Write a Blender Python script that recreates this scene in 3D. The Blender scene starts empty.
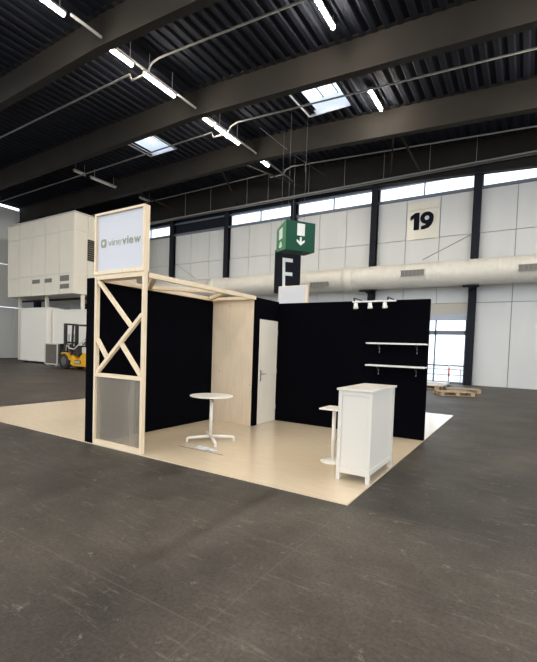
import bpy, bmesh, math, random
from mathutils import Vector, Matrix
random.seed(7)
S = bpy.context.scene
COL = S.collection
PI = math.pi

# ------------------------------------------------------------------ camera
CAM = (1.4189, -3.9355, 1.5524)
YAW, PITCH, ROLL = -0.5612, -0.0434, 0.0327
FPX, PX, PY = 416.5662, 262.294, 364.9855
cd = bpy.data.cameras.new('camera'); cam = bpy.data.objects.new('camera', cd); COL.objects.link(cam)
fw = Vector((math.sin(YAW)*math.cos(PITCH), math.cos(YAW)*math.cos(PITCH), math.sin(PITCH)))
rt = Vector((math.cos(YAW), -math.sin(YAW), 0)); up = rt.cross(fw)
r2 = rt*math.cos(ROLL) + up*math.sin(ROLL); u2 = up*math.cos(ROLL) - rt*math.sin(ROLL)
m = Matrix((r2, u2, -fw)).transposed().to_4x4(); m.translation = CAM
cam.matrix_world = m
cd.sensor_fit = 'HORIZONTAL'; cd.sensor_width = 36; cd.lens = FPX/537*36
cd.shift_x = (268.5-PX)/537; cd.shift_y = (PY-331)/537
cd.clip_start = 0.05; cd.clip_end = 400
S.camera = cam
# ------------------------------------------------------------------ light, world, exposure
SKY_STRENGTH = 2.4
LAMP_STRENGTH = 180.0
S.view_settings.view_transform = 'Standard'; S.view_settings.look = 'None'
S.view_settings.gamma = 1; S.view_settings.use_curve_mapping = False
S.view_settings.exposure = 0.3
w = bpy.data.worlds.new('sky'); S.world = w; w.use_nodes = True
bg = w.node_tree.nodes['Background']; bg.inputs[0].default_value = (0.86, 0.93, 1.0, 1); bg.inputs[1].default_value = SKY_STRENGTH

# ------------------------------------------------------------------ materials
def mat(name, col, rough=0.6, metal=0.0, var=0.0, scale=6.0, stretch=(1, 1, 1), bump=0.0, bscale=None, spec=0.5, col2=None, detail=4.0):
    M = bpy.data.materials.new(name); M.use_nodes = True
    nt = M.node_tree; b = nt.nodes['Principled BSDF']
    b.inputs['Base Color'].default_value = (*col, 1); b.inputs['Roughness'].default_value = rough
    b.inputs['Metallic'].default_value = metal; b.inputs['Specular IOR Level'].default_value = spec
    if var or col2 or bump:
        tc = nt.nodes.new('ShaderNodeTexCoord'); mp = nt.nodes.new('ShaderNodeMapping'); mp.inputs['Scale'].default_value = stretch
        nt.links.new(tc.outputs['Object'], mp.inputs[0])
        n = nt.nodes.new('ShaderNodeTexNoise'); n.inputs['Scale'].default_value = scale; n.inputs['Detail'].default_value = detail
        nt.links.new(mp.outputs[0], n.inputs['Vector'])
        if var or col2:
            r = nt.nodes.new('ShaderNodeValToRGB')
            c2 = col2 or tuple(max(0, c*(1-var)) for c in col)
            r.color_ramp.elements[0].position = 0.3; r.color_ramp.elements[1].position = 0.7
            r.color_ramp.elements[0].color = (*c2, 1); r.color_ramp.elements[1].color = (*col, 1)
            nt.links.new(n.outputs['Fac'], r.inputs[0]); nt.links.new(r.outputs[0], b.inputs['Base Color'])
        if bump:
            bp = nt.nodes.new('ShaderNodeBump'); bp.inputs['Strength'].default_value = bump; bp.inputs['Distance'].default_value = 0.02
            nt.links.new(n.outputs['Fac'], bp.inputs['Height']); nt.links.new(bp.outputs[0], b.inputs['Normal'])
    return M
def emit(name, col, strength):
    M = bpy.data.materials.new(name); M.use_nodes = True; nt = M.node_tree
    b = nt.nodes['Principled BSDF']; b.inputs['Base Color'].default_value = (*col, 1)
    b.inputs['Emission Color'].default_value = (*col, 1); b.inputs['Emission Strength'].default_value = strength
    return M
def glass(name, tint=(0.93, 0.96, 0.98), gloss=0.06):
    M = bpy.data.materials.new(name); M.use_nodes = True; nt = M.node_tree
    nt.nodes.remove(nt.nodes['Principled BSDF'])
    t = nt.nodes.new('ShaderNodeBsdfTransparent'); t.inputs[0].default_value = (*tint, 1)
    g = nt.nodes.new('ShaderNodeBsdfGlossy'); g.inputs['Roughness'].default_value = 0.05
    x = nt.nodes.new('ShaderNodeMixShader'); x.inputs[0].default_value = gloss
    nt.links.new(t.outputs[0], x.inputs[1]); nt.links.new(g.outputs[0], x.inputs[2])
    nt.links.new(x.outputs[0], nt.nodes['Material Output'].inputs[0])
    return M

def concrete():
    M = bpy.data.materials.new('concrete'); M.use_nodes = True; nt = M.node_tree; b = nt.nodes['Principled BSDF']
    N = nt.nodes.new; L = nt.links.new
    tc = N('ShaderNodeTexCoord')
    def noise(sc, det=5, rough=0.6, st=None, rz=0):
        n = N('ShaderNodeTexNoise'); n.inputs['Scale'].default_value = sc; n.inputs['Detail'].default_value = det; n.inputs['Roughness'].default_value = rough
        mp = N('ShaderNodeMapping'); mp.inputs['Scale'].default_value = st or (1, 1, 1); mp.inputs['Rotation'].default_value = (0, 0, rz)
        L(tc.outputs['Object'], mp.inputs[0]); L(mp.outputs[0], n.inputs['Vector']); return n.outputs['Fac']
    def ramp(fac, p0, p1, c0, c1):
        r = N('ShaderNodeValToRGB'); r.color_ramp.elements[0].position = p0; r.color_ramp.elements[1].position = p1
        r.color_ramp.elements[0].color = (*c0, 1); r.color_ramp.elements[1].color = (*c1, 1); L(fac, r.inputs[0]); return r.outputs[0]
    def mix(fac, a, c, mode='MIX'):
        x = N('ShaderNodeMixRGB'); x.blend_type = mode
        if isinstance(fac, float): x.inputs[0].default_value = fac
        else: L(fac, x.inputs[0])
        for k, v in ((1, a), (2, c)):
            if isinstance(v, tuple): x.inputs[k].default_value = (*v, 1)
            else: L(v, x.inputs[k])
        return x.outputs[0]
    base = ramp(noise(0.9, 8, 0.7), 0.3, 0.72, (0.04, 0.034, 0.028), (0.11, 0.096, 0.08))
    grit = ramp(noise(38, 6, 0.75), 0.3, 0.75, (0.4, 0.4, 0.4), (1.6, 1.6, 1.6))
    c = mix(0.75, base, grit, 'MULTIPLY')
    patch = ramp(noise(0.35, 3), 0.45, 0.6, (0.68, 0.68, 0.7), (1.12, 1.1, 1.07))
    c = mix(0.8, c, patch, 'MULTIPLY')
    # worn pale scuffs and trowel lines
    sc = ramp(noise(2.1, 9, 0.8, (1, 6, 1), 0.5), 0.56, 0.66, (0, 0, 0), (0.6, 0.55, 0.55))
    c = mix(sc, c, (0.2, 0.175, 0.145))
    sc2 = ramp(noise(5.5, 7, 0.8), 0.6, 0.68, (0, 0, 0), (0.8, 0.7, 0.7))
    c = mix(sc2, c, (0.24, 0.21, 0.17))
    # slab saw cuts
    bt = N('ShaderNodeTexBrick'); bt.inputs['Scale'].default_value = 1.0; bt.offset = 0
    bt.inputs['Mortar Size'].default_value = 0.006; bt.inputs['Brick Width'].default_value = 2.4; bt.inputs['Row Height'].default_value = 1.1
    bt.inputs['Color1'].default_value = bt.inputs['Color2'].default_value = (0, 0, 0, 1); bt.inputs['Mortar'].default_value = (0.3, 0.3, 0.3, 1)
    L(tc.outputs['Object'], bt.inputs['Vector'])
    c = mix(bt.outputs['Color'], c, (0.14, 0.125, 0.105))
    L(c, b.inputs['Base Color'])
    b.inputs['Roughness'].default_value = 0.55; b.inputs['Specular IOR Level'].default_value = 0.27
    bp = N('ShaderNodeBump'); bp.inputs['Strength'].default_value = 0.08; bp.inputs['Distance'].default_value = 0.004
    L(noise(60, 4), bp.inputs['Height']); L(bp.outputs[0], b.inputs['Normal'])
    return M

M_concrete = concrete()
M_ground = mat('yard_paving', (0.8, 0.8, 0.8), 0.9, var=0.15, scale=0.5)
M_vinyl = mat('beige_vinyl', (0.72, 0.59, 0.425), 0.2, var=0.07, scale=3, stretch=(1, 5, 1), spec=0.5)
M_deck = mat('roof_deck', (0.014, 0.0165, 0.0245), 0.85, 0.0, var=0.25, scale=0.7, spec=0.15)
M_steel = mat('dark_steel', (0.034, 0.03, 0.026), 0.8, 0.0, var=0.2, scale=0.8, spec=0.15)
M_column = mat('column_steel', (0.014, 0.016, 0.023), 0.7, spec=0.15)
M_panel = mat('wall_panel', (0.7, 0.7, 0.685), 0.45, var=0.06, scale=0.4, stretch=(3, 1, 0.6))
M_joint = mat('panel_joint', (0.25, 0.25, 0.25), 0.8)
M_frame = mat('window_frame', (0.16, 0.18, 0.22), 0.5)
M_glass = glass('window_glass')
M_skyglass = glass('skylight_glazing', (0.95, 0.97, 1.0), 0.04)
M_wh = mat('white_paint', (0.82, 0.8, 0.76), 0.4, var=0.03, scale=3)
M_upstand = mat('skylight_upstand', (0.75, 0.78, 0.85), 0.5)
M_duct = mat('duct_fabric', (0.74, 0.7, 0.62), 0.38, 0.0, var=0.05, scale=2)
M_vent = mat('vent_grey', (0.2, 0.18, 0.15), 0.6)
M_black = mat('black_fabric', (0.0018, 0.0018, 0.0034), 0.9, var=0.25, scale=2, spec=0.04)
M_pine = {a: mat('pine_'+a, (0.82, 0.68, 0.49), 0.55, col2=(0.72, 0.56, 0.37), scale=5, stretch=s, detail=6) for a, s in
          (('x', (0.6, 9, 9)), ('y', (9, 0.6, 9)), ('z', (9, 9, 0.6)))}
M_ply = mat('spruce_board', (0.85, 0.7, 0.52), 0.6, col2=(0.77, 0.615, 0.44), scale=4, stretch=(7, 7, 0.5), detail=6)
nt_ = M_ply.node_tree; b_ = nt_.nodes['Principled BSDF']; vo = nt_.nodes.new('ShaderNodeTexVoronoi'); vo.inputs['Scale'].default_value = 5.0
tc_ = [n for n in nt_.nodes if n.type == 'TEX_COORD'][0]; nt_.links.new(tc_.outputs['Object'], vo.inputs['Vector'])
cr_ = nt_.nodes.new('ShaderNodeValToRGB'); cr_.color_ramp.elements[0].position = 0.03; cr_.color_ramp.elements[0].color = (1, 1, 1, 1); cr_.color_ramp.elements[1].position = 0.075; cr_.color_ramp.elements[1].color = (0, 0, 0, 1)
mx_ = nt_.nodes.new('ShaderNodeMixRGB'); src_ = b_.inputs['Base Color'].links[0].from_socket
nt_.links.new(vo.outputs['Distance'], cr_.inputs[0]); nt_.links.new(cr_.outputs[0], mx_.inputs[0]); nt_.links.new(src_, mx_.inputs[1]); mx_.inputs[2].default_value = (0.25, 0.15, 0.08, 1); nt_.links.new(mx_.outputs[0], b_.inputs['Base Color'])
M_sign = mat('sign_face', (0.54, 0.545, 0.575), 0.4)
M_logo = mat('logo_olive', (0.27, 0.28, 0.2), 0.6)
M_poly = mat('polycarbonate', (0.38, 0.325, 0.26), 0.28, var=0.4, scale=1.1, stretch=(5, 1, 0.3), detail=2.0)
M_poly.node_tree.nodes['Principled BSDF'].inputs['Alpha'].default_value = 0.5
M_door = mat('door_laminate', (0.83, 0.76, 0.64), 0.45, var=0.03, scale=2)
M_chrome = mat('brushed_metal', (0.6, 0.58, 0.55), 0.3, 0.9)
M_cab = mat('cabinet_white', (0.68, 0.635, 0.565), 0.42, var=0.02, scale=3)
M_tbl = mat('table_white', (0.84, 0.8, 0.72), 0.35)
M_blk = mat('black_plastic', (0.012, 0.012, 0.013), 0.45)
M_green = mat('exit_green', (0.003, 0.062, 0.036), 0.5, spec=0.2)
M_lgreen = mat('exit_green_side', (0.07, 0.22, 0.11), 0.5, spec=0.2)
M_pict = mat('sign_white', (0.75, 0.78, 0.76), 0.4)
M_ban = mat('banner_black', (0.012, 0.013, 0.019), 0.8, spec=0.1)
M_plate = mat('number_board', (0.8, 0.76, 0.66), 0.22, var=0.04, scale=1)
M_navy = mat('numeral_navy', (0.005, 0.007, 0.016), 0.7, spec=0.1)
M_pipe = mat('galvanised_pipe', (0.3, 0.29, 0.27), 0.7, spec=0.2)
M_cable = mat('cable_grey', (0.12, 0.12, 0.13), 0.6)
M_tube = emit('lamp_tube', (1.0, 0.91, 0.78), LAMP_STRENGTH)
M_off = mat('lamp_unlit', (0.62, 0.6, 0.56), 0.4)
M_house = mat('lamp_housing', (0.35, 0.34, 0.33), 0.45)
M_encl = mat('cabin_panel', (0.84, 0.79, 0.68), 0.5, var=0.05, scale=0.6)
M_trail = mat('trailer_white', (0.84, 0.81, 0.73), 0.4, var=0.03, scale=0.6)
M_yel = mat('forklift_yellow', (0.68, 0.36, 0.015), 0.35)
M_rub = mat('tyre_rubber', (0.02, 0.019, 0.018), 0.8)
M_grim = mat('forklift_black', (0.022, 0.02, 0.02), 0.45)
M_rim = mat('wheel_rim', (0.1, 0.09, 0.08), 0.5)
M_crate = mat('crate_brown', (0.12, 0.1, 0.085), 0.7, var=0.2, scale=3)
M_lm = mat('light_metal', (0.6, 0.57, 0.52), 0.4)
M_pal = mat('pallet_wood', (0.5, 0.36, 0.22), 0.8, var=0.3, scale=5)
M_film = mat('plastic_film', (0.75, 0.8, 0.84), 0.15)
M_red = mat('tape_red', (0.6, 0.12, 0.07), 0.5)

# ------------------------------------------------------------------ mesh builder
class MB:
    def __init__(s): s.v = []; s.f = []; s.sm = []
    def add(s, vs, fs, smooth=False):
        o = len(s.v); s.v += [Vector(v) for v in vs]; s.f += [tuple(o+i for i in f) for f in fs]; s.sm += [smooth]*len(fs); return s
    def box(s, x0, x1, y0, y1, z0, z1):
        vs = [(x, y, z) for x in (x0, x1) for y in (y0, y1) for z in (z0, z1)]
        return s.add(vs, [(0, 1, 3, 2), (4, 6, 7, 5), (0, 4, 5, 1), (2, 3, 7, 6), (0, 2, 6, 4), (1, 5, 7, 3)])
    def bar(s, a, b, wdt, h, upv=(0, 0, 1)):
        a, b = Vector(a), Vector(b); d = (b-a).normalized(); u = Vector(upv)
        side = d.cross(u).normalized(); u = side.cross(d).normalized()
        vs = [p+side*i*wdt/2+u*j*h/2 for p in (a, b) for i in (-1, 1) for j in (-1, 1)]
        return s.add(vs, [(0, 1, 3, 2), (4, 6, 7, 5), (0, 4, 5, 1), (2, 3, 7, 6), (0, 2, 6, 4), (1, 5, 7, 3)])
    def tube(s, pts, r, n=10, cap=True):
        pts = [Vector(p) for p in pts]; o = len(s.v); K = len(pts)
        R = r if isinstance(r, (list, tuple)) else [r]*K
        ref = None; vs = []
        for i, p in enumerate(pts):
            d = (pts[min(i+1, K-1)]-pts[max(i-1, 0)]).normalized()
            if ref is None: ref = d.orthogonal().normalized()
            ref = (ref - d*ref.dot(d)).normalized(); q = d.cross(ref)
            for k in range(n):
                a = 2*PI*k/n; vs.append(p+(ref*math.cos(a)+q*math.sin(a))*R[i])
        fs = [(i*n+k, i*n+(k+1) % n, (i+1)*n+(k+1) % n, (i+1)*n+k) for i in range(K-1) for k in range(n)]
        s.add(vs, fs, True)
        if cap:
            s.f.append(tuple(o+k for k in reversed(range(n)))); s.f.append(tuple(o+(K-1)*n+k for k in range(n))); s.sm += [False]*2
        return s
    def lathe(s, prof, c=(0, 0, 0), n=32, axis='z'):
        vs = []; c = Vector(c)
        for r, z in prof:
            for k in range(n):
                a = 2*PI*k/n
                p = Vector((r*math.cos(a), r*math.sin(a), z))
                if axis == 'y': p = Vector((p.x, p.z, p.y))
                if axis == 'x': p = Vector((p.z, p.x, p.y))
                vs.append(c+p)
        K = len(prof)
        fs = [(i*n+k, i*n+(k+1) % n, (i+1)*n+(k+1) % n, (i+1)*n+k) for i in range(K-1) for k in range(n)]
        o = len(s.v); s.add(vs, fs, True)
        s.f.append(tuple(o+k for k in reversed(range(n)))); s.f.append(tuple(o+(K-1)*n+k for k in range(n))); s.sm += [False]*2
        return s
    def prism(s, poly, y0, y1, axis='y'):
        n = len(poly)
        P = (lambda a, b, t: (a, t, b)) if axis == 'y' else ((lambda a, b, t: (t, a, b)) if axis == 'x' else (lambda a, b, t: (a, b, t)))
        vs = [P(a, b, y0) for a, b in poly] + [P(a, b, y1) for a, b in poly]
        fs = [tuple(range(n)), tuple(reversed(range(n, 2*n)))] + [(i, i+n, (i+1) % n+n, (i+1) % n) for i in range(n)]
        return s.add(vs, fs)
    def build(s, name, material, parent=None, loc=None, bevel=0.0, kind=None):
        me = bpy.data.meshes.new(name)
        base = Vector(loc) if loc is not None else (wloc(parent) if parent is not None else Vector((0, 0, 0)))
        me.from_pydata([v-base for v in s.v], [], s.f); me.update()
        for p, q in zip(me.polygons, s.sm): p.use_smooth = q
        bm = bmesh.new(); bm.from_mesh(me); bmesh.ops.recalc_face_normals(bm, faces=bm.faces); bm.to_mesh(me); bm.free()
        me.materials.append(material)
        o = bpy.data.objects.new(name, me); COL.objects.link(o)
        if parent is not None: o.parent = parent; o.location = base - wloc(parent)
        else: o.location = base
        if bevel:
            b = o.modifiers.new('bevel', 'BEVEL'); b.width = bevel; b.segments = 2; b.limit_method = 'ANGLE'
        if kind: o['kind'] = kind
        return o
def wloc(o):
    v = Vector((0, 0, 0))
    while o is not None: v += o.location; o = o.parent
    return v
def tag(o, label, cat, group=None):
    o['label'] = label; o['category'] = cat
    if group: o['group'] = group
    return o
def thing(name, label, cat, loc, group=None):
    o = bpy.data.objects.new(name, None); COL.objects.link(o); o.location = loc; o.empty_display_size = 0.2
    return tag(o, label, cat, group)
def copy_tree(o, parent=None):
    c = o.copy(); COL.objects.link(c)
    if parent is not None: c.parent = parent
    for ch in list(o.children): copy_tree(ch, c)
    return c
def text_mesh(name, body, size, origin, xdir, zdir, depth, material, parent, bold=0.0, spacing=1.0, width=None):
    cu = bpy.data.curves.new(name, 'FONT'); cu.body = body; cu.size = size; cu.extrude = depth; cu.offset = bold; cu.space_character = spacing
    cu.resolution_u = 4
    t = bpy.data.objects.new('tmp', cu); COL.objects.link(t)
    dg = bpy.context.evaluated_depsgraph_get(); me = bpy.data.meshes.new_from_object(t.evaluated_get(dg))
    bpy.data.objects.remove(t)
    xs = [v.co.x for v in me.vertices]; k = (width/(max(xs)-min(xs))) if width else 1.0; x0 = min(xs)
    X, Z = Vector(xdir), Vector(zdir); Y = X.cross(Z)       # letters face -Y for X=+x, Z=+z
    mb = MB(); mb.add([Vector(origin)+X*((v.co.x-x0)*k)+Z*v.co.y-Y*v.co.z for v in me.vertices], [tuple(p.vertices) for p in me.polygons])
    bpy.data.meshes.remove(me)
    return mb.build(name, material, parent)

# ================================================================== THE SETTING
XR = -10.95                                   # roof ridge
X0, X1, Y0, Y1 = -34.0, 14.0, -16.0, 19.0     # hall extents
def roofz(x, top=12.35): return top - (0.055*(x-XR) if x > XR else 0.010*(XR-x))
MB().box(X0, X1, Y0, Y1+0.2, -0.3, 0).build('floor', M_concrete, kind='structure')
MB().box(-150, 150, -150, 150, -0.6, -0.3).build('ground', M_ground, kind='structure')
# raised beige exhibition floor shared by the back-to-back stands
MB().box(-8.5, 0.0, 0.0, 7.3, 0.001, 0.012).build('floor_platform', M_vinyl, kind='structure')

SKYL = [(-16.4, 12.2), (-6.45, 12.55), (3.5, 12.55), (-16.4, 2.7), (-6.45, 2.7), (-16.4, -6.8), (-6.45, -6.8), (3.5, -6.8)]
SW, SL = 0.84, 1.0
def build_deck():
    mb = MB(); per = 0.42
    n = int((X1-X0)/per)
    for i in range(n):
        a = X0+i*per
        segs = [(a, a+0.16, 0, 0), (a+0.16, a+0.21, 0, 0.07), (a+0.21, a+0.37, 0.07, 0.07), (a+0.37, a+0.42, 0.07, 0)]
        cuts = sorted([(yc-SL, yc+SL) for xc, yc in SKYL if abs(a+per/2-xc) < SW])
        ys = [Y0]
        for c0, c1 in cuts: ys += [c0, c1]
        ys.append(Y1+0.1)
        for k in range(0, len(ys), 2):
            for xa, xb, h0, h1 in segs:
                mb.add([(xa, ys[k], roofz(xa)+h0), (xb, ys[k], roofz(xb)+h1), (xb, ys[k+1], roofz(xb)+h1), (xa, ys[k+1], roofz(xa)+h0)], [(0, 1, 2, 3)])
                mb.add([(xa, ys[k], roofz(xa)+0.2), (xb, ys[k], roofz(xb)+0.2), (xb, ys[k+1], roofz(xb)+0.2), (xa, ys[k+1], roofz(xa)+0.2)], [(0, 1, 2, 3)])
    mb.build('ceiling', M_deck, kind='structure')
build_deck()
for xc, yc in SKYL:
    z = roofz(xc); mb = MB(); t = 0.05; W2, L2 = SW+0.2, SL+0.02
    mb.box(xc-W2, xc-W2+t, yc-L2, yc+L2, z, z+0.75); mb.box(xc+W2-t, xc+W2, yc-L2, yc+L2, z, z+0.75)
    mb.box(xc-W2, xc+W2, yc-L2, yc-L2+t, z, z+0.75); mb.box(xc-W2, xc+W2, yc+L2-t, yc+L2, z, z+0.75)
    o = mb.build('window_%d' % (20+SKYL.index((xc, yc))), M_upstand, loc=(xc, yc, z), kind='structure')
    MB().box(xc-W2, xc+W2, yc-L2, yc+L2, z+0.75, z+0.77).build('pane', M_skyglass, o)
    for k in (1, 2): MB().box(xc-W2+k*2*W2/3-0.02, xc-W2+k*2*W2/3+0.02, yc-L2+0.05, yc+L2-0.05, z+0.70, z+0.75).build('glazing_bar', M_frame, o)

# portal girders: bent I-sections running across the hall
def girder(y, bot=11.2, top=12.4, hw=0.16):
    xs = [X0, XR, X1]; prof = [(-hw, 0), (hw, 0), (hw, 0.035), (0.012, 0.035), (0.012, top-bot-0.03), (hw, top-bot-0.03), (hw, top-bot), (-hw, top-bot), (-hw, top-bot-0.03), (-0.012, top-bot-0.03), (-0.012, 0.035), (-hw, 0.035)]
    vs = [(x, y+a, roofz(x, bot)+b) for x in xs for a, b in prof]; n = len(prof)
    fs = [(i*n+k, i*n+(k+1) % n, (i+1)*n+(k+1) % n, (i+1)*n+k) for i in range(2) for k in range(n)]
    fs += [tuple(range(n)), tuple(range(2*n, 3*n))]
    MB().add(vs, fs).build('beam', M_steel, kind='structure')
for y in (14.45, 9.77, 5.1, 0.4, -4.3, -9.0, -13.7): girder(y)
girder(18.75, 10.75, 12.4)

# gable wall with columns, panels, high windows
COLX = [-31.2, -26.15, -21.1, -16.04, -10.95, -5.93, -0.9, 4.13, 9.16]
SILL, HEAD = 9.62, 10.4
for x in COLX:
    mb = MB(); h = 0.17; y = 18.85
    mb.box(x-h, x+h, y-0.17, y-0.15, 0, 10.8); mb.box(x-h, x+h, y+0.15, y+0.17, 0, 10.8); mb.box(x-0.02, x+0.02, y-0.15, y+0.15, 0, 10.8)
    mb.build('column', M_column, kind='structure')
for x in (-31.2, 9.16):
    for y in (14.45, 9.77, 5.1, 0.4, -4.3, -9.0, -13.7): MB().box(x-0.2, x+0.2, y-0.2, y+0.2, 0, roofz(x, 11.2)).build('column', M_column, kind='structure')
DOOR_BAY = (-5.93, -0.9)
def wall_back():
    mb = MB(); edges = [X0] + COLX + [X1]
    for a, b in zip(edges[:-1], edges[1:]):
        n = 3 if b-a > 4 else (1 if b-a < 3 else 2)
        for i in range(n):
            xa, xb = a+(b-a)*i/n+0.014, a+(b-a)*(i+1)/n-0.014
            zs = [(7.46, SILL-0.03), (4.08, 7.432)] + ([] if abs(a-DOOR_BAY[0]) < 0.01 else [(0.0, 4.052)])
            for z0, z1 in zs: mb.box(xa, xb, 19.0, 19.08, z0, z1)
    mb.build('wall_back', M_panel, kind='structure')
    mb = MB(); mb.box(X0, X1, 19.08, 19.14, 3.5, SILL-0.05)
    mb.box(X0, DOOR_BAY[0], 19.08, 19.14, 0, 3.5); mb.box(DOOR_BAY[1], X1, 19.08, 19.14, 0, 3.5)
    mb.build('wall_backing', M_joint, kind='structure')
    mb = MB(); mb.box(X0, X1, 19.0, 19.12, HEAD, 12.5); mb.box(-21.1, -16.04, 19.0, 19.12, SILL, HEAD)
    mb.build('wall_fascia', M_column, kind='structure')
    MB().box(X0, X1, 18.9, 19.14, SILL-0.09, SILL+0.05).build('trim_1', M_frame, kind='structure')
    MB().box(X0, X1, 18.95, 19.14, HEAD-0.05, HEAD+0.06).build('trim_2', M_frame, kind='structure')
wall_back()
k = 0
edges = [X0]+COLX+[X1]
for a, b in zip(edges[:-1], edges[1:]):
    if abs(a+21.1) < 0.01: continue
    k += 1; xm = (a+b)/2; mb = MB()
    mb.box(a, a+0.22, 19.0, 19.1, SILL, HEAD); mb.box(b-0.22, b, 19.0, 19.1, SILL, HEAD); mb.box(xm-0.03, xm+0.03, 19.0, 19.1, SILL, HEAD)
    o = mb.build('window_%d' % k, M_frame, loc=(xm, 19.05, SILL), kind='structure')
    MB().box(a+0.22, xm-0.03, 19.04, 19.055, SILL, HEAD).build('pane', M_glass, o)
    MB().box(xm+0.03, b-0.22, 19.04, 19.055, SILL, HEAD).build('pane', M_glass, o)
# side wall left
mb = MB()
for i in range(14):
    ya = Y0+i*2.5
    for z0, z1 in ((0, 4.05), (4.08, 7.43), (7.46, 11.9)): mb.box(X0, X0+0.1, ya+0.01, ya+2.49, z0, z1)
mb.build('wall_left', M_panel, kind='structure')

# glazed loading doors in the back wall
a, b = DOOR_BAY
mb = MB(); mb.box(a, b, 18.9, 19.1, 3.52, 4.05); mb.build('wall_lintel', mat('lintel_beige', (0.5, 0.46, 0.4), 0.5), kind='structure')
MB().box(a, b, 18.8, 19.1, 3.2, 3.52).build('trim_3', mat('lintel_blue_grey', (0.42, 0.46, 0.55), 0.5), kind='structure')
MB().box(a, a+0.75, 18.9, 19.1, 0, 3.2).build('wall_sun_block', M_panel, kind='structure')  # unseen solid panel, added to keep a sun stripe off the floor
for n, (xa, xb) in enumerate(((a+0.75, -3.45), (-3.45, b-0.2))):
    mb = MB(); wdt = 0.05
    mb.box(xa, xb, 18.95, 19.05, 2.47, 2.68)
    mb.box(xa, xa+wdt, 18.95, 19.05, 0, 3.2); mb.box(xb-wdt, xb, 18.95, 19.05, 0, 3.2)
    if n: mb.box(-2.56, -2.49, 18.95, 19.05, 0, 3.2)
    mb.box(xa, xb, 18.95, 19.05, 0.88, 0.95); mb.box(xa, xb, 18.95, 19.05, 0.0, 0.1)
    o = mb.build('door_%d' % (n+1), M_frame, loc=((xa+xb)/2, 19, 0), kind='structure')
    MB().box(xa+wdt, xb-wdt, 18.99, 19.005, 0.1, 3.2).build('pane', M_glass, o)
# braces in the last roof bay
for p, q in (((-5.1, 18.6, 10.7), (-3.9, 14.7, 11.5)), ((-3.5, 18.6, 10.6), (-3.9, 14.7, 11.5)), ((-15.1, 18.7, 10.9), (-13.9, 14.6, 12.2)), ((-20.0, 18.7, 10.95), (-22.0, 14.6, 12.1)),
             ((-10.0, 18.7, 10.9), (-8.4, 14.6, 12.0)), ((-9.8, 18.7, 10.9), (-13.4, 14.6, 12.1))):
    MB().bar(p, q, 0.08, 0.08).build('beam', M_steel, kind='structure')

# ================================================================== HALL SERVICES
# lamps
def lamp_proto(lit):
    t = thing('ceiling_lamp', '', 'ceiling light', (0, 0, 0))
    MB().box(-0.07, 0.07, -0.8, 0.8, 0.02, 0.09).build('housing', M_house, t)
    MB().tube([(0, -0.76, -0.02), (0, 0.76, -0.02)], 0.055, 10).build('tube', M_tube if lit else M_off, t)
    for y in (-0.6, 0.58): MB().box(0.052, 0.066, y, y+0.02, 0.085, 0.8).build('hanger', M_house, t)
    return t
protoL, protoU = lamp_proto(True), lamp_proto(False); used = {True: False, False: False}
def lamp(x, y, z, label, lit=True, group=None, sc=1.0):
    p = protoL if lit else protoU
    o = p if not used[lit] else copy_tree(p); used[lit] = True
    o.location = (x, y, z); o.scale = (1, sc, 1); o['label'] = label; o['group'] = group or 'tube lamps under the roof'
    return o
lamp(XR, 7.7, 11.45, 'lit tube lamp on the ridge conduit, in front of the girder near the sloping skylight')
lamp(XR, 5.75, 11.45, 'bright lit tube lamp on the ridge conduit, at the top edge of the view', sc=0.8)
lamp(XR, 10.55, 11.45, 'short lit tube lamp on the ridge conduit, just behind the girder', sc=0.42)
lamp(XR, 12.0, 11.45, 'long lit tube lamp on the ridge conduit, between two roof girders', sc=1.15)
lamp(XR, 15.35, 11.45, 'small far lit tube lamp on the ridge conduit, nearest the windows', sc=0.45)
lamp(-4.25, 13.1, 11.75, 'single lit tube lamp right of the skylight, away from the ridge conduit')
lamp(-21.9, 11.7, 11.7, 'short unlit tube lamp behind the dark girder, upper left', False, sc=0.5)
lamp(-21.9, 13.4, 11.7, 'long unlit tube lamp behind the dark girder, upper left', False, sc=1.2)
lamp(-21.9, 16.8, 11.7, 'unlit tube lamp above the timber sign tower', False, sc=0.6)
lamp(XR, 3.0, 11.45, 'lit tube lamp highest up on the ridge line, at the upper left corner')
lamp(-4.25, 7.9, 11.75, 'long lit tube lamp at top centre, in front of the skylight')
for x, y in ((XR, -1.8), (XR, -6.5), (XR, -11.2), (-4.25, 3.4), (-4.25, -1.9), (-4.25, -6.6), (-4.25, -11.3), (2.5, 12.6), (2.5, 7.9), (2.5, 3.2), (2.5, -1.9), (2.5, -6.6), (2.5, -11.3),
             (-16.5, -1.9), (-16.5, -11.3), (-27, 3.0), (-27, -6.5), (-20, 0.5), (8.5, 3.2), (8.5, -6.6)):  # far-left ones are added to brighten the plant cabin
    lamp(x, y, roofz(x)-0.85, 'unseen lit tube lamp under the roof of the near bays, some added for light', group='tube lamps of the near bays')
tag(MB().tube([(XR, 4.0, 11.60), (XR, 18.6, 11.60)], 0.045).build('lamp_conduit', M_house, loc=(XR, 18, 11.5)), 'dark conduit along the roof ridge carrying the tube lamps', 'conduit')
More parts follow.
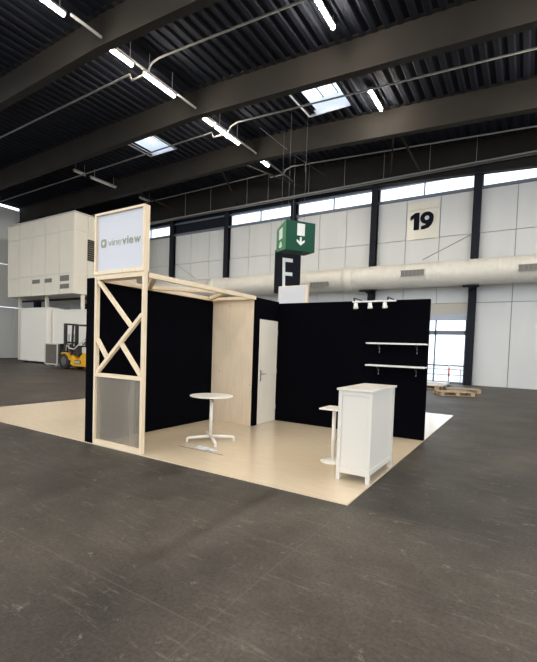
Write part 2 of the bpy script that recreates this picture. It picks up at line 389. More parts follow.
# sprinkler pipes crossing the hall
def pipe(y, z, label, jog=True, r=0.035):
    pts = [(X0+0.3, y, z-0.2)]
    if jog: pts += [(-11.7, y, z), (-11.6, y, z-0.25), (-11.2, y, z-0.25), (-10.75, y, z-0.25), (-10.6, y, z), (-10.2, y, z+0.1)]
    else: pts += [(XR, y, z)]
    pts += [(X1-0.3, y, z-0.05*(X1-XR))]
    tag(MB().tube(pts, r, 8).build('sprinkler_pipe', M_pipe, loc=(XR, y, z)), label, 'pipe', 'sprinkler pipes')
pipe(6.9, 11.65, 'thin sprinkler pipe crossing the nearest roof bay at top left')
pipe(11.75, 11.65, 'thin sprinkler pipe passing in front of the two skylights')
pipe(17.0, 11.65, 'thin sprinkler pipe in the last roof bay before the windows')
pipe(2.3, 11.65, 'thin sprinkler pipe crossing the roof bay above the viewer', False)
mb = MB(); mb.box(X0+0.4, X1-0.4, 18.3, 18.48, 10.52, 10.56); mb.box(X0+0.4, X1-0.4, 18.3, 18.32, 10.52, 10.64); mb.box(X0+0.4, X1-0.4, 18.46, 18.48, 10.52, 10.64)
t = thing('cable_tray', 'long grey cable tray hung just above the high windows', 'cable tray', (-10, 18.4, 10.5))
mb.build('tray', M_pipe, t)
for x in (-19.5, -17.2, -14.2, -12.6, -9.8, -7.6, -5.4, -3.1, -1.0):
    MB().tube([(x, 18.39, 10.56), (x, 18.39, roofz(x)-0.02)], 0.015, 6).build('hanger_rod', M_pipe, t)
tag(MB().tube([(-9.29, 12.24, 11.5), (-9.03, 15.05, 11.35), (-8.4, 18.6, 11.2)], 0.012, 6).build('hanging_cable', M_cable, loc=(-9, 15, 11.3)), 'thin cable strung between girders near the ridge lamps', 'cable')
tag(MB().tube([(-20.9, 18.985, 7.51), (-18.9, 18.985, 6.3)], 0.012, 6).build('tension_cable', M_cable, loc=(-21, 18.7, 7.6)), 'thin diagonal cable on panelled wall beside the sign tower', 'cable', 'diagonal wall cables')
tag(MB().tube([(-3.35, 18.985, 6.35), (-1.12, 18.985, 7.4)], 0.012, 6).build('tension_cable', M_cable, loc=(-2, 18.7, 6.9)), 'thin diagonal cable on panelled wall below the number 19', 'cable', 'diagonal wall cables')

# ventilation duct
t = thing('air_duct', 'long round cream ventilation duct along the back wall', 'duct', (-8, 17.95, 5.38))
prof = []; x = -22.4; i = 0
while x < 13.0:
    prof += [(0.60, x), (0.612, x+0.04), (0.60, x+0.08)]; x += 0.17
MB().lathe(prof, (0, 17.95, 5.38), 40, 'x').build('duct_shell', M_duct, t)
for xx in (-16.3, -6.9, 2.5): MB().lathe([(0.60, xx-0.28), (0.64, xx-0.26), (0.64, xx+0.26), (0.60, xx+0.28)], (0, 17.95, 5.38), 40, 'x').build('duct_collar', M_duct, t)
for xa, xb, za, zb in ((-3.99, -2.9, 5.27, 5.54), (-8.95, -7.87, 5.0, 5.22), (1.0, 2.1, 5.2, 5.45)):
    mb = MB(); mb.box(xa, xb, 17.31, 17.40, za, zb)
    v = mb.build('vent', M_vent, t); v['label'] = 'dark grille vent'
    mb = MB()
    for q in range(1, 6): xx = xa+(xb-xa)*q/6; mb.box(xx-0.02, xx+0.02, 17.29, 17.312, za, zb)
    mb.box(xa-0.02, xb+0.02, 17.29, 17.312, za-0.02, za+0.015).box(xa-0.02, xb+0.02, 17.29, 17.312, zb-0.015, zb+0.02)
    mb.build('grille', M_joint, v)
for xx in COLX[3:8]:
    MB().bar((xx, 17.95, 4.68), (xx, 18.68, 4.68), 0.1, 0.1).box(xx-0.35, xx+0.35, 17.8, 18.1, 4.7, 4.76).build('bracket', M_column, t)

# number board 19
t = thing('number_board', 'cream hall number board reading 19 on the panelled wall', 'sign', (-3.4, 18.9, 7.4))
mb = MB(); n = 10
for z0, z1 in ((7.42, 8.93), (8.95, 9.3)):
    pts = [(-4.19+1.58*i/n, 18.97-0.10*math.sin(PI*i/n)) for i in range(n+1)]
    poly = pts + [(-2.61, 18.99), (-4.19, 18.99)]
    mb.prism(poly, z0, z1, 'z')
mb.build('board', M_plate, t)
ny0, ny1 = 18.845, 18.872
MB().prism([(-3.84, 7.9), (-3.57, 7.9), (-3.57, 8.78), (-3.78, 8.78), (-4.02, 8.62), (-4.02, 8.42), (-3.84, 8.52)], ny0, ny1).build('numeral', M_navy, t)
mb = MB(); cx_, cz_ = -3.2, 8.47; K = 28
out = [(cx_+0.33*math.cos(2*PI*i/K), cz_+0.31*math.sin(2*PI*i/K)) for i in range(K)]
inn = [(cx_+0.115*math.cos(2*PI*i/K), cz_+0.115*math.sin(2*PI*i/K)) for i in range(K)]
vs = [(a, y, b) for y in (ny0, ny1) for ring in (out, inn) for a, b in ring]
fs = []
for i in range(K):
    k_ = (i+1) % K
    fs += [(i, k_, K+k_, K+i), (2*K+i, 3*K+i, 3*K+k_, 2*K+k_), (i, 2*K+i, 2*K+k_, k_), (K+i, K+k_, 3*K+k_, 3*K+i)]
mb.add(vs, fs)
ta = [(-2.87, 8.5), (-2.88, 8.3), (-2.96, 8.1), (-3.1, 7.96), (-3.3, 7.9), (-3.48, 7.9), (-3.46, 8.07), (-3.3, 8.1), (-3.17, 8.2), (-3.1, 8.4)]
mb.prism(ta, ny0-0.001, ny1)
mb.build('numeral', M_navy, t)

# hanging green exit lantern and aisle letter banner
def local_frame(origin, ang):
    c, s_ = math.cos(ang), math.sin(ang)
    return lambda a, b, z: (origin[0]+a*c-b*s_, origin[1]+a*s_+b*c, origin[2]+z)
t = thing('exit_lantern', 'green hanging emergency exit sign with white door and arrow', 'exit sign', (-7.0, 12.2, 5.8))
F = local_frame((-7.60, 12.0, 5.83), math.radians(54))
Wd, Hh, Dd, TP = 1.42, 1.28, 1.0, 0.22
vs = [F(0, 0, 0), F(Wd, 0, 0), F(Wd, 0, Hh), F(0, 0, Hh), F(0, Dd, 0.05), F(Wd, Dd, 0.05), F(Wd, Dd, Hh-TP), F(0, Dd, Hh-TP)]
MB().add(vs, [(0, 1, 2, 3), (4, 7, 6, 5), (3, 2, 6, 7), (0, 4, 5, 1), (1, 5, 6, 2), (0, 3, 7, 4)]).build('lantern_body', M_green, t)
FS = lambda u, v, off=0.006: F(-off, Dd*u, 0.05*u+(Hh-(0.05+TP)*u)*v)
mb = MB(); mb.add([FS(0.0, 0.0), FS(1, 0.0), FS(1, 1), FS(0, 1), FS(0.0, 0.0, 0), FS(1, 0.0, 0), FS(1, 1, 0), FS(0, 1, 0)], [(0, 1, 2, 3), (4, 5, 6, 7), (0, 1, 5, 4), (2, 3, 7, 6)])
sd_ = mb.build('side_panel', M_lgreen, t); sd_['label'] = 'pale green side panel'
mb = MB(); mb.add([FS(0.35, 0.45, 0.012), FS(0.72, 0.45, 0.012), FS(0.72, 0.86, 0.012), FS(0.35, 0.86, 0.012)], [(0, 1, 2, 3)])
mb.add([FS(0.35, 0.16, 0.012), FS(0.54, 0.10, 0.012), FS(0.72, 0.16, 0.012), FS(0.6, 0.36, 0.012), FS(0.48, 0.36, 0.012)], [(0, 1, 2, 3, 4)]).build('pictogram', M_pict, sd_)
mb = MB()
def fpoly(poly, d=0.012):
    n = len(poly); vs = [F(a, -d, b) for a, b in poly]+[F(a, -0.001, b) for a, b in poly]
    mb.add(vs, [tuple(range(n)), tuple(reversed(range(n, 2*n)))]+[(i, i+n, (i+1) % n+n, (i+1) % n) for i in range(n)])
fpoly([(0.53, 0.66), (0.9, 0.66), (0.9, 1.18), (0.53, 1.18)])
fpoly([(0.67, 0.6), (0.67, 0.40), (0.52, 0.49), (0.52, 0.40), (0.715, 0.23), (0.91, 0.40), (0.91, 0.49), (0.76, 0.40), (0.76, 0.6)])
mb.build('pictogram', M_pict, t)
for a_ in (0.3, 1.1): MB().tube([F(a_, 0.5, Hh-0.12), F(a_, 0.5, roofz(-7.0)-5.83)], 0.007, 6).build('hanger_rod', M_cable, t)
BO = (-9.25, 14.0, 4.25)
t = thing('aisle_banner', 'dark hanging banner with a white letter E, below the exit sign', 'sign', BO)
G = local_frame(BO, math.radians(55))
def fb(a0, a1, b0, b1, z0, z1, lean=0.0):
    vs = [G(a-lean*z, b, z) for a in (a0, a1) for b in (b0, b1) for z in (z0, z1)]
    return MB().add(vs, [(0, 1, 3, 2), (4, 6, 7, 5), (0, 4, 5, 1), (2, 3, 7, 6), (0, 2, 6, 4), (1, 5, 7, 3)])
Bw, Bh = 1.38, 2.13
fb(0, Bw, 0, 0.16, 0, Bh).build('panel', M_ban, t)
mb = MB()
for a0, a1, z0, z1 in ((0.4, 0.55, 0.22, 1.78), (0.55, 0.97, 1.6, 1.78), (0.55, 0.95, 0.92, 1.09), (0.55, 0.97, 0.22, 0.40)):
    q = fb(a0, a1, -0.012, -0.001, z0, z1, 0.03); mb.add(q.v, q.f)
mb.build('letter', M_pict, t)
for a0 in (0.25, 0.9): MB().tube([G(a0, 0.08, Bh), G(a0, 0.08, roofz(-8.6)-BO[2])], 0.007, 6).build('hanger_rod', M_cable, t)

FZ0 = 0.012
# neighbouring stand's sign box seen over the wall
t = thing('sign_box', 'white timber-edged sign box peeking over the black back wall', 'sign', (-4.67, 7.35, 2.5))
MB().box(-5.06, -4.15, 7.195, 7.26, 2.45, 3.405).build('sign_panel', M_sign, t)
MB().box(-5.08, -4.10, 7.2, 7.3, 3.405, 3.42).build('top_board', M_pine['x'], t)
MB().box(-5.08, -5.06, 7.2, 7.3, FZ0, 3.405).build('post', M_pine['z'], t)
MB().box(-4.15, -4.10, 7.19, 7.3, FZ0, 3.405).build('post', M_pine['z'], t)
MB().box(-5.06, -4.15, 7.2, 7.3, FZ0, 0.1).build('bottom_rail', M_pine['x'], t)

# ================================================================== THE STAND
xL, xC, yC, yB, H = -4.044, -2.985, 2.793, 3.65, 2.5
FZ = 0.012
tag(MB().box(-4.235, xL-0.004, 0.0, yB+0.1, FZ, H).build('partition_wall', M_black, loc=(-4.14, 1.9, FZ), bevel=0.006), 'black partition wall behind the cross-braced sign tower, left side of the stand', 'partition wall')
tag(MB().box(xC-0.045, 0.0, yB+0.001, yB+0.1, FZ, 2.47).build('partition_wall', M_black, loc=(-1.5, yB, FZ), bevel=0.006), 'wide black back partition wall carrying the white shelves', 'partition wall')
# storage closet
t = thing('storage_closet', 'small storage closet with spruce front and beige side door', 'closet', ((xL+xC)/2, yC, FZ))
o = MB().box(xL, xC-0.05, yC, yC+0.05, FZ, H-0.09).build('front_panel', M_ply, t); o['label'] = 'knotty spruce front panel'
MB().box(xL, xC-0.05, yC-0.012, yC+0.05, H-0.09, H).build('top_rail', M_pine['x'], t)
mb = MB(); mb.box(xC-0.05, xC, yC-0.006, yC+0.135, FZ, H); mb.box(xC-0.05, xC, yC+0.135, yB-0.015, 2.1, H); mb.box(xC-0.05, xC, yB-0.015, yB, FZ, H)
o = mb.build('side_wall', M_black, t); o['label'] = 'black side wall'
d = MB().box(xC-0.04, xC+0.004, yC+0.145, yB-0.025, FZ+0.005, 2.09).build('door', M_door, t, bevel=0.004)
mb = MB(); hy = yC+0.145+0.07; mb.box(xC+0.004, xC+0.012, hy-0.02, hy+0.02, 0.88, 1.1)
mb.tube([(xC+0.008, hy, 1.02), (xC+0.055, hy, 1.02), (xC+0.055, hy+0.12, 1.02)], 0.010, 8); mb.tube([(xC+0.01, hy, 0.93), (xC+0.02, hy, 0.93)], 0.012, 8)
h = mb.build('handle', M_chrome, d); h['label'] = 'metal lever handle'
for z in (0.3, 1.05, 1.85): MB().tube([(xC+0.006, yB-0.03, z-0.05), (xC+0.006, yB-0.03, z+0.05)], 0.009, 8).build('hinge', M_chrome, d)

# sign tower
t = thing('sign_tower', 'tall pine sign tower with logo box, cross braces and translucent lower panel', 'sign tower', ((xL+xC)/2, 0.05, FZ))
D = 0.065; pw = 0.042
for a in (xL, xC-pw): MB().box(a, a+pw, 0.0, D, FZ, 2.53).build('post', M_pine['z'], t, bevel=0.003)
xa, xb = xL+pw, xC-pw
MB().box(xa, xb, 0.0, D, FZ, 0.085).build('bottom_rail', M_pine['x'], t, bevel=0.003)
MB().box(xa, xb, 0.0, D, 1.03, 1.085).build('middle_rail', M_pine['x'], t, bevel=0.003)
MB().box(xa, xb, 0.0, 0.05, 2.46, 2.53).build('top_rail', M_pine['x'], t, bevel=0.003)
mb = MB(); mb.box(xa, xb, 0.035, 0.043, 0.085, 1.03)
o = mb.build('translucent_panel', M_poly, t); o['label'] = 'ribbed translucent grey panel'
def brace2(p, q, th=0.05):
    p, q = Vector((p[0], 0, p[1])), Vector((q[0], 0, q[1])); dd = (q-p).normalized(); nn = Vector((-dd.z, 0, dd.x))*th/2
    poly = [(p+nn), (q+nn), (q-nn), (p-nn)]
    MB().prism([(v.x, v.z) for v in poly], 0.006, 0.06).build('brace', M_pine['z'], t, bevel=0.003)
brace2((-3.985, 1.10), (-3.035, 1.945))
brace2((-3.985, 2.45), (-3.26, 1.78))
brace2((-3.995, 1.58), (-3.775, 1.32))
brace2((-3.46, 1.53), (-3.045, 1.095))
z0, z1 = 2.53, 3.42
mb = MB(); bx0, bx1, by1, ft = xL, xC, 0.085, 0.03
mb.box(bx0, bx0+ft, -0.015, by1, z0, z1); mb.box(bx1-ft, bx1, -0.015, by1, z0, z1); mb.box(bx0+ft, bx1-ft, -0.015, by1, z1-ft, z1); mb.box(bx0+ft, bx1-ft, -0.015, by1, z0, z0+0.05)
mb.build('box_frame', M_pine['z'], t, bevel=0.002)
sp = MB().box(bx0+ft, bx1-ft, 0.02, 0.04, z0+0.05, z1-ft).build('sign_panel', M_sign, t); sp['label'] = 'white sign panel with olive lettering'
# icon + lettering
mb = MB(); ix0, ix1, iz0, iz1 = -3.93, -3.815, 2.925, 3.045; r = 0.028
pts = []
for cx, cz, a0 in ((ix1-r, iz1-r, 0), (ix0+r, iz1-r, 90), (ix0+r, iz0+r, 180), (ix1-r, iz0+r, 270)):
    for q in range(5): an = math.radians(a0+q*22.5); pts.append((cx+r*math.cos(an), cz+r*math.sin(an)))
lg = MB().prism(pts, 0.014, 0.0195).build('icon', M_logo, sp)
MB().prism([(-3.895, 3.01), (-3.85, 3.01), (-3.85, 2.975), (-3.873, 2.952), (-3.895, 2.975)], 0.0125, 0.0139).build('icon_mark', M_sign, lg)
lx = -3.775
for ch, wd, bd in (('v', 0.082, -0.0035), ('i', 0.014, -0.0035), ('n', 0.068, -0.0035), ('e', 0.076, -0.0035), ('v', 0.092, 0.003), ('i', 0.023, 0.003), ('e', 0.084, 0.003), ('w', 0.132, 0.003)):
    text_mesh('letter', ch, 0.165, (lx, 0.017, 2.935), (1, 0, 0), (0, 0, 1), 0.002, M_logo, sp, bold=bd, width=wd); lx += wd+0.016

# overhead timber canopy from tower to closet
t = thing('timber_canopy', 'overhead pine frame joining the sign tower to the closet', 'canopy frame', ((xL+xC)/2, 1.4, H))
MB().box(xC-0.05, xC, 0.09, yC-0.014, 2.45, 2.52).build('beam', M_pine['y'], t, bevel=0.003)
MB().box(xL, xL+0.05, 0.09, yC-0.014, 2.45, 2.52).build('beam', M_pine['y'], t, bevel=0.003)
MB().box(xL+0.05, xC-0.05, 0.09, 0.15, 2.455, 2.515).build('crosspiece', M_pine['x'], t, bevel=0.003)
MB().box(xL+0.05, xC-0.05, yC-0.08, yC-0.014, 2.455, 2.515).build('crosspiece', M_pine['x'], t, bevel=0.003)
for p, q in (((xL+0.07, 2.62), (xC-0.07, 1.9)), ((xL+0.07, 1.0), (xC-0.07, 1.9)), ((xL+0.07, 1.0), (xC-0.07, 0.25))):
    MB().bar((p[0], p[1], 2.485), (q[0], q[1], 2.485), 0.07, 0.06).build('brace', M_pine['x'], t, bevel=0.003)

# wall shelves
def shelf():
    t = thing('wall_shelf', '', 'shelf', (-0.52, yB-0.12, 1.64), 'white wall shelves')
    MB().box(-1.01, 0.0, yB-0.25, yB-0.001, 1.640, 1.666).build('board', M_wh, t, bevel=0.002)
    for x in (-0.83, -0.17):
        mb = MB(); mb.box(x-0.006, x+0.006, yB-0.012, yB-0.001, 1.48, 1.64); mb.box(x-0.01, x+0.01, yB-0.2, yB-0.012, 1.628, 1.639)
        mb.bar((x, yB-0.015, 1.53), (x, yB-0.14, 1.63), 0.008, 0.012)
        b_ = mb.build('bracket', M_blk, t)
        for z in (1.5, 1.56): MB().tube([(x, yB-0.012, z), (x, yB-0.017, z)], 0.006, 8).build('screw', M_chrome, b_)
    return t
s1 = shelf(); s1.location.z += 0.03; s1['label'] = 'upper white wall shelf on the black back wall'
s2 = copy_tree(s1); s2.location.z -= 0.395; s2['label'] = 'lower white wall shelf on the black back wall, nearer the cabinet top'
# track light
t = thing('track_light', 'white track light with three spots on top of the black back wall', 'track light', (-0.93, yB-0.3, 2.46))
ry = yB-0.36
MB().box(-1.25, -0.48, ry-0.018, ry+0.018, 2.40, 2.425).build('rail', M_wh, t, bevel=0.003)
for x in (-1.22, -0.62): MB().box(x-0.012, x+0.012, ry-0.012, yB+0.05, 2.471, 2.485).box(x-0.012, x+0.012, ry-0.012, ry+0.012, 2.425, 2.471).build('arm', M_blk, t)
for x in (-1.19, -0.93, -0.67):
    sp_ = MB().tube([(x, ry, 2.40), (x, ry, 2.385)], 0.012, 8).tube([(x, ry, 2.39), (x, ry+0.01, 2.335), (x, ry+0.014, 2.325), (x, ry+0.02, 2.295)], [0.034, 0.034, 0.044, 0.044], 14).build('spotlight', M_wh, t)
    MB().tube([(x, ry+0.0201, 2.2945), (x, ry+0.021, 2.290)], 0.038, 14).build('lens', M_lm, sp_)

# round table
tx, ty = -2.81, 1.29
t = thing('round_table', 'white round-topped folding table with four-footed base', 'table', (tx, ty, FZ))
MB().lathe([(0.32, 0.728), (0.342, 0.732), (0.347, 0.739), (0.344, 0.747), (0.33, 0.75)], (tx, ty, 0), 48).build('tabletop', M_tbl, t)
MB().tube([(tx, ty, 0.06), (tx, ty, 0.728)], 0.026, 16).build('column', M_tbl, t)
ux, uy = math.cos(-YAW), math.sin(-YAW)
mb = MB(); mb.box(tx-0.04, tx+0.07, ty-0.11, ty-0.027, 0.700, 0.727)
mb.tube([(tx+0.05, ty-0.10, 0.705), (tx+0.10, ty-0.09, 0.70), (tx+0.105, ty-0.09, 0.655)], 0.011, 8)
o = mb.build('tilt_bracket', M_blk, t); o['label'] = 'black tilt bracket with lever'
for fx, fy in ((-0.225, -0.283), (0.316, -0.267), (0.234, 0.203), (-0.297, 0.263)):
    d_ = Vector((fx, fy, 0)); d_ = d_.normalized()*max(d_.length, 0.38)
    mb = MB(); mb.tube([(tx, ty, 0.085), (tx+d_.x*0.5, ty+d_.y*0.5, 0.083), (tx+d_.x*0.93, ty+d_.y*0.93, 0.075), (tx+d_.x, ty+d_.y, 0.06), (tx+d_.x, ty+d_.y, 0.03)], [0.027, 0.025, 0.022, 0.02, 0.018], 10)
    f_ = mb.build('foot', M_tbl, t)
    MB().tube([(tx+d_.x, ty+d_.y, FZ), (tx+d_.x, ty+d_.y, 0.032)], 0.02, 10).build('glide', M_tbl, f_)
# second table
tx, ty = -0.745, 1.40
t = thing('square_table', 'small square white table with disc base behind the cabinet', 'table', (tx, ty, FZ))
MB().box(tx-0.15, tx+0.17, ty-0.18, ty+0.18, 0.735, 0.755).build('tabletop', M_tbl, t, bevel=0.004)
MB().tube([(tx, ty, 0.03), (tx, ty, 0.735)], 0.026, 16).build('column', M_tbl, t)
MB().lathe([(0.165, FZ), (0.17, FZ+0.008), (0.16, FZ+0.016), (0.06, FZ+0.024)], (tx, ty, 0), 36).build('base_plate', M_tbl, t)
MB().tube([(tx+0.03, ty-0.01, 0.30), (tx+0.18, ty-0.01, 0.30)], 0.01, 8).build('foot_bar', M_chrome, t)

# cabinet
t = thing('cabinet', 'white panelled cabinet on short legs at the front right corner', 'cabinet', (-0.205, 1.17, FZ))
cx0, cx1, cy0, cy1, ct = -0.415, -0.012, 0.70, 1.66, 1.075
for x in (cx0, cx1-0.045):
    for y in (cy0, cy1-0.045): MB().box(x, x+0.045, y, y+0.045, FZ, ct).build('leg', M_cab, t, bevel=0.003)
MB().box(cx0-0.02, cx1+0.02, cy0-0.02, cy1+0.02, ct, ct+0.025).build('top', M_cab, t, bevel=0.004)
for y0_, y1_ in ((cy0+0.015, cy0+0.03), (cy1-0.03, cy1-0.015)):
    MB().box(cx0+0.045, cx1-0.045, y0_, y1_, 0.17, ct-0.055).build('end_panel', M_cab, t)
for x0_, x1_ in ((cx0+0.012, cx0+0.027), (cx1-0.027, cx1-0.012)):
    MB().box(x0_, x1_, cy0+0.045, cy1-0.045, 0.17, ct-0.03).build('side_panel', M_cab, t)
for y in (cy0+0.004, cy1-0.034):
    MB().box(cx0+0.045, cx1-0.045, y, y+0.03, 0.10, 0.17).build('rail', M_cab, t, bevel=0.002)
    MB().box(cx0+0.045, cx1-0.045, y, y+0.03, ct-0.055, ct).build('rail', M_cab, t, bevel=0.002)
for x in (cx0+0.004, cx1-0.034):
    MB().box(x, x+0.03, cy0+0.045, cy1-0.045, 0.11, 0.17).build('rail', M_cab, t, bevel=0.002)
    MB().box(x, x+0.03, cy0+0.045, cy1-0.045, ct-0.03, ct).build('rail', M_cab, t, bevel=0.002)

# scrap of film and a thin strip standing in for the floor seam
mb = MB(); nx, ny = 9, 5
for j in range(ny):
    for i in range(nx):
        mb.v.append(Vector((-2.67+0.38*i/(nx-1)+random.uniform(-.02, .02), 0.76+0.11*j/(ny-1)+random.uniform(-.015, .015), FZ+0.002+random.uniform(0, 0.014))))
for j in range(ny-1):
    for i in range(nx-1): mb.f.append((j*nx+i, j*nx+i+1, (j+1)*nx+i+1, (j+1)*nx+i)); mb.sm.append(False)
o = mb.build('plastic_film', M_film, loc=(-2.48, 0.81, FZ)); tag(o, 'crumpled scrap of clear plastic film on the floor below the round table', 'plastic film')
so = o.modifiers.new('solid', 'SOLIDIFY'); so.thickness = 0.002
tag(MB().tube([(-2.95, 0.71, FZ+0.003), (-2.5, 0.705, FZ+0.003), (-2.1, 0.70, FZ+0.003)], 0.003, 6).build('floor_seam_strip', M_cable, loc=(-2.5, 0.7, FZ)), 'thin dark floor seam line in front of the plastic film', 'cable')

# ================================================================== LEFT BACKGROUND
t = thing('technical_cabin', 'raised cream panelled plant cabin on posts, upper left', 'plant cabin', (-25.5, 13.5, 0))
ex1, ey0, ez0, ez1 = -22.78, 12.0, 4.55, 9.58; ex0 = -30.8; ey1 = 17.0
mb = MB()
bands = ((ez0, 5.88), (5.92, 8.52), (8.55, ez1))
xs = [ex0, -29.2, -27.6, -26.0, -24.36, ex1]; ys = [ey0, 12.95, 14.2, 15.6, ey1]
for z0, z1 in bands:
    for a, b in zip(xs[:-1], xs[1:]): mb.box(a+0.03, b-0.03, ey0, ey0+0.06, z0, z1)
    for a, b in zip(ys[:-1], ys[1:]): mb.box(ex1-0.06, ex1, a+0.03, b-0.03, z0, z1)
mb.box(ex0, ex1-0.06, ey0+0.06, ey1, ez0+0.01, ez1-0.02)
mb.build('wall_panels', M_encl, t)
MB().box(ex0, ex1+0.06, ey0-0.06, ey1, ez1, ez1+0.08).build('roof_cap', M_lm, t)
MB().box(ex0, ex1+0.04, ey0-0.05, ey1, 5.87, 5.93).build('ledge', M_encl, t)
for a, b, z0, z1 in ((-24.25, -23.3, 5.36, 5.72), (-24.25, -23.3, 4.88, 5.17), (-26.0, -25.2, 5.36, 5.62), (-27.5, -26.6, 5.36, 5.62)):
    v = MB().box(a, b, ey0-0.02, ey0+0.01, z0, z1).build('vent', M_vent, t)
    mb = MB()
    for q in range(1, 5): zz = z0+(z1-z0)*q/5; mb.box(a+0.03, b-0.03, ey0-0.035, ey0-0.019, zz-0.015, zz+0.01)
    mb.build('slats', M_joint, v)
v = MB().box(ex1-0.01, ex1+0.03, 12.93, 14.1, 6.75, 8.1).build('louvre', M_blk, t); v['label'] = 'dark louvre'
mb = MB()
for q in range(9): zz = 6.85+q*0.14; mb.box(ex1+0.03, ex1+0.05, 12.95, 14.08, zz, zz+0.05)
mb.build('slats', M_vent, v)
for x, y in ((-22.95, 12.75), (-22.95, 16.5), (-27, 12.75), (-30.5, 12.75)): MB().box(x-0.09, x+0.09, y-0.09, y+0.09, 0, ez0).build('post', M_encl, t)
MB().box(ex0, ex1-0.1, 13.0, 13.15, 4.3, 4.42).build('beam', M_column, t)
for x in (-27, -23.5): MB().bar((x, 12.5, ez1+0.05), (x, 12.5, ez1+0.6), 0.06, 0.06, (1, 0, 0)).build('stub', M_column, t)
# white box trailer bodies
def trailer(x0, x1, y0, y1, z1, label):
    t = thing('storage_container', label, 'container', ((x0+x1)/2, (y0+y1)/2, 0))
    MB().box(x0, x1, y0, y1, 0.12, z1).build('body', M_trail, t, bevel=0.02)
    mb = MB()
    for z in (0.14, z1-0.08): mb.box(x0-0.015, x1+0.015, y0-0.03, y1+0.015, z, z+0.09)
    for x in (x0, x1-0.07): mb.box(x, x+0.07, y0-0.03, y0, 0.14, z1)
    mb.build('frame', M_wh, t)
    for x in (x0+0.1, x1-0.3):
        for y in (y0+0.1, y1-0.3): MB().box(x, x+0.2, y, y+0.2, 0, 0.125).build('foot_block', M_blk, t)
trailer(-24.35, -19.2, 11.6, 12.4, 3.45, 'long white storage container standing behind the yellow forklift')
trailer(-27.6, -24.5, 11.3, 12.4, 3.62, 'white storage container left of the longer one, behind the brown crate')

# forklift facing left
t = thing('forklift', 'yellow and black forklift truck behind the stand, facing left', 'forklift', (-19.6, 10.0, 0))
y0, y1 = 9.45, 10.55
prof = [(-20.35, 0.3), (-20.2, 0.85), (-19.9, 1.0), (-19.6, 0.72), (-19.35, 0.72), (-19.2, 1.0), (-17.6, 1.08), (-17.35, 0.95), (-17.3, 0.35), (-17.6, 0.22), (-20.1, 0.22)]
# chassis with fender arc
MB().prism([(-20.15, 0.28), (-20.1, 0.5), (-19.98, 0.8), (-19.75, 0.62), (-19.5, 0.45), (-19.3, 0.7), (-19.05, 0.92), (-17.6, 1.0), (-17.35, 0.9), (-17.3, 0.35), (-17.6, 0.2), (-19.9, 0.2)], y0+0.05, y1-0.05).build('chassis', M_yel, t, bevel=0.03)
arc = [(-20.62+0.56*math.cos(a), 0.42+0.5*math.sin(a)) for a in [math.radians(x) for x in range(10, 121, 15)]]
arc2 = [(-20.62+0.49*math.cos(a), 0.42+0.43*math.sin(a)) for a in [math.radians(x) for x in range(120, 9, -15)]]
for a, b in ((y0-0.02, y0+0.25), (y1-0.25, y1+0.02)): MB().prism(arc+arc2, a, b).build('mudguard', M_yel, t)
MB().box(-19.3, -17.5, y0+0.15, y1-0.15, 0.9, 1.22).build('engine_hood', M_lm, t, bevel=0.05)
MB().box(-17.95, -17.25, y0+0.05, y1-0.05, 0.4, 1.3).build('counterweight', M_grim, t, bevel=0.08)
MB().box(-18.9, -18.4, 9.75, 10.25, 1.22, 1.36).build('seat', M_grim, t, bevel=0.03)
MB().bar((-18.42, 10, 1.34), (-18.3, 10, 1.85), 0.45, 0.12, (1, 0, 0)).build('seat_back', M_grim, t, bevel=0.03)
MB().prism([(-20.1, 0.75), (-20.05, 1.25), (-19.85, 1.3), (-19.55, 0.75)], y0+0.15, y1-0.15).build('dashboard', M_grim, t, bevel=0.02)
mb = MB(); mb.tube([(-19.85, 10, 1.25), (-19.55, 10, 1.5)], 0.025, 8)
R_ = 0.18; mb.tube([(-19.55+R_*math.sin(a)*0.5, 10+R_*math.cos(a), 1.5+R_*math.sin(a)*0.8) for a in [2*PI*i/16 for i in range(17)]], 0.018, 8)
mb.build('steering_wheel', M_blk, t)
mb = MB()
for y in (y0+0.12, y1-0.12):
    mb.bar((-20.12, y, 0.8), (-20.0, y, 2.38), 0.08, 0.08, (1, 0, 0)); mb.bar((-17.7, y, 1.1), (-17.95, y, 2.38), 0.08, 0.08, (1, 0, 0))
    mb.bar((-20.05, y, 2.38), (-17.9, y, 2.36), 0.07, 0.09)
for i in range(9): x = -20.0+i*0.25; mb.box(x-0.03, x+0.03, y0+0.12, y1-0.12, 2.35, 2.41)
mb.build('overhead_guard', M_grim, t)
mb = MB()
for y in (9.66, 10.34): mb.box(-20.92, -20.72, y-0.05, y+0.05, 0.1, 2.46); mb.box(-20.98, -20.88, y+0.07, y+0.13, 0.15, 2.40)
for z in (0.5, 1.4, 2.4): mb.box(-20.9, -20.74, 9.62, 10.38, z, z+0.09)
mb.build('mast', M_grim, t)
for y in (9.85, 10.15): MB().tube([(-20.8, y, 0.2), (-20.8, y, 1.9)], 0.035, 8).build('lift_cylinder', M_chrome, t)
mb = MB(); mb.box(-21.12, -21.02, 9.5, 10.5, 0.35, 0.47).box(-21.12, -21.02, 9.5, 10.5, 0.75, 0.87)
for y in (9.55, 9.8, 10.0, 10.2, 10.45): mb.box(-21.11, -21.05, y-0.025, y+0.025, 0.35, 1.35)
mb.box(-21.12, -21.04, 9.5, 10.5, 1.3, 1.36); mb.build('load_backrest', M_grim, t)
for y in (9.7, 10.3): MB().box(-22.15, -21.1, y-0.06, y+0.06, 0.10, 0.14).box(-21.16, -21.11, y-0.06, y+0.06, 0.10, 0.8).build('fork', M_grim, t)
mb = MB(); mb.tube([(-20.5, y0+0.05, 1.0), (-20.35, y0-0.02, 1.3), (-20.1, y0, 1.15), (-19.8, y0+0.05, 1.1), (-19.4, y0+0.05, 1.35), (-19.0, y0+0.1, 1.6)], 0.03, 8); mb.build('hose', M_lm, t)
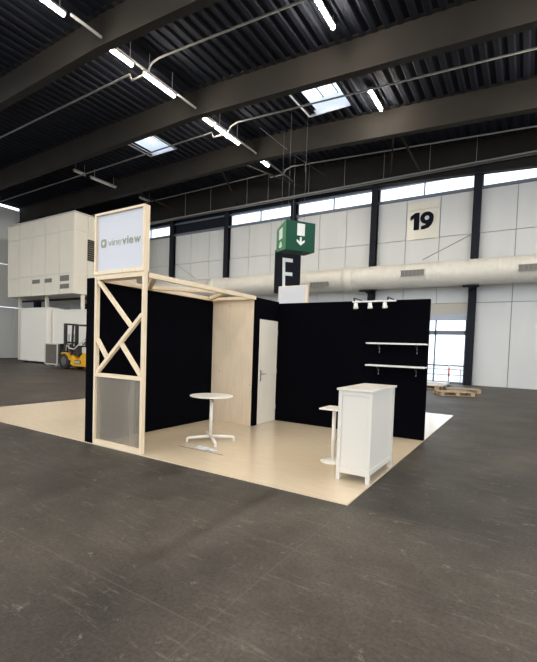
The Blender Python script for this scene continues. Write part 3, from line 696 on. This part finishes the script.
MB().box(-19.7, -19.2, y0+0.03, y0+0.052, 0.32, 0.52).build('decal', M_grim, t)
mb = MB()
for i in range(4): mb.box(-19.66+i*0.11, -19.59+i*0.11, y0+0.02, y0+0.031, 0.36, 0.48)
mb.build('decal_marks', M_lm, t)
for x, r in ((-20.62, 0.43), (-17.9, 0.34)):
    for a, b in ((y0-0.02, y0+0.24), (y1-0.24, y1+0.02)):
        wv = MB().lathe([(r*0.6, a), (r*0.95, a), (r, a+0.04), (r, b-0.04), (r*0.95, b), (r*0.6, b)], (x, 0, r), 28, 'y').build('wheel', M_rub, t)
        MB().lathe([(r*0.2, a-0.02), (r*0.5, a-0.012), (r*0.56, a-0.004)], (x, 0, r), 20, 'y').build('rim', M_rim, wv)
# crate on the forks
t = thing('transport_crate', 'brown crate with pale edges carried on the forklift forks', 'crate', (-21.75, 10.0, 0.14))
MB().box(-22.33, -21.17, 9.42, 10.58, 0.22, 1.32).build('body', M_crate, t)
mb = MB()
for z in (0.2, 1.31): mb.box(-22.36, -21.14, 9.38, 10.62, z, z+0.05)
for x in (-22.36, -21.19):
    for y in (9.38, 10.57): mb.box(x, x+0.05, y, y+0.05, 0.2, 1.32)
mb.build('edge_frame', M_lm, t)
for x in (-22.2, -21.35): MB().box(x-0.08, x+0.08, 9.45, 10.55, 0.14, 0.2).build('skid', M_lm, t)
for nm in ('forklift', 'transport_crate'): bpy.data.objects[nm].location.x += 0.9

# ================================================================== RIGHT BACKGROUND
def pallet():
    t = thing('pallet', '', 'pallet', (0, 0, 0), 'pallets by the glazed doors')
    for i in range(5): MB().box(-0.6, 0.6, -0.4+i*0.169, -0.4+i*0.169+0.12, 0.122, 0.144).build('deck_board', M_pal, t)
    for y in (-0.4, -0.07, 0.26):
        MB().box(-0.6, 0.6, y, y+0.14, 0.0, 0.022).build('base_board', M_pal, t)
        for x in (-0.6, -0.07, 0.46): MB().box(x, x+0.14, y, y+0.14, 0.022, 0.1).build('block', M_pal, t)
    for x in (-0.6, -0.07, 0.46): MB().box(x, x+0.14, -0.4, 0.395, 0.1, 0.122).build('stringer', M_pal, t)
    return t
p1 = pallet(); p1.location = (-0.75, 12.9, 0); p1.rotation_euler.z = 0.5; p1['label'] = 'wooden pallet nearest the stand on the sunlit concrete'
p2 = copy_tree(p1); p2.location = (-0.6, 14.6, 0); p2.rotation_euler.z = 0.15; p2['label'] = 'wooden pallet in the middle, behind the nearest one'
p3 = copy_tree(p1); p3.location = (-2.05, 15.3, 0); p3.rotation_euler.z = -0.3; p3['label'] = 'wooden pallet stacked with pale boards, near the glazed doors'
t = thing('board_stack', 'pale boards lying on the pallet by the glazed doors', 'boards', (-2.05, 15.3, 0.145))
for k in range(3):
    b_ = MB().box(-2.75+0.04*k, -1.4+0.06*k, 14.95, 15.65, 0.146+0.045*k, 0.188+0.045*k).build('board', M_wh, t)
t = thing('barrier_post', 'slim red-banded white post near the glazed doors', 'post', (-1.55, 17.2, 0))
MB().tube([(-1.55, 17.2, 0.03), (-1.55, 17.2, 1.0)], 0.035, 10).build('post', M_wh, t)
MB().lathe([(0.16, 0), (0.15, 0.03), (0.05, 0.05)], (-1.55, 17.2, 0), 20).build('base', M_blk, t)
MB().tube([(-1.55, 17.2, 0.45), (-1.55, 17.2, 0.85)], 0.038, 10).build('band', M_red, t)
t = thing('railing', 'low metal railing outside the glazed doors', 'railing', (-3.4, 21.0, -0.3))
for z in (0.35, 0.65): MB().tube([(-7.5, 21.0, z), (1.5, 21.0, z)], 0.03, 8).build('rail', M_lm, t)
for x in (-7.5, -5.5, -3.5, -1.5, 0.5, 1.5): MB().tube([(x, 21.0, -0.3), (x, 21.0, 0.7)], 0.03, 8).build('post', M_lm, t)
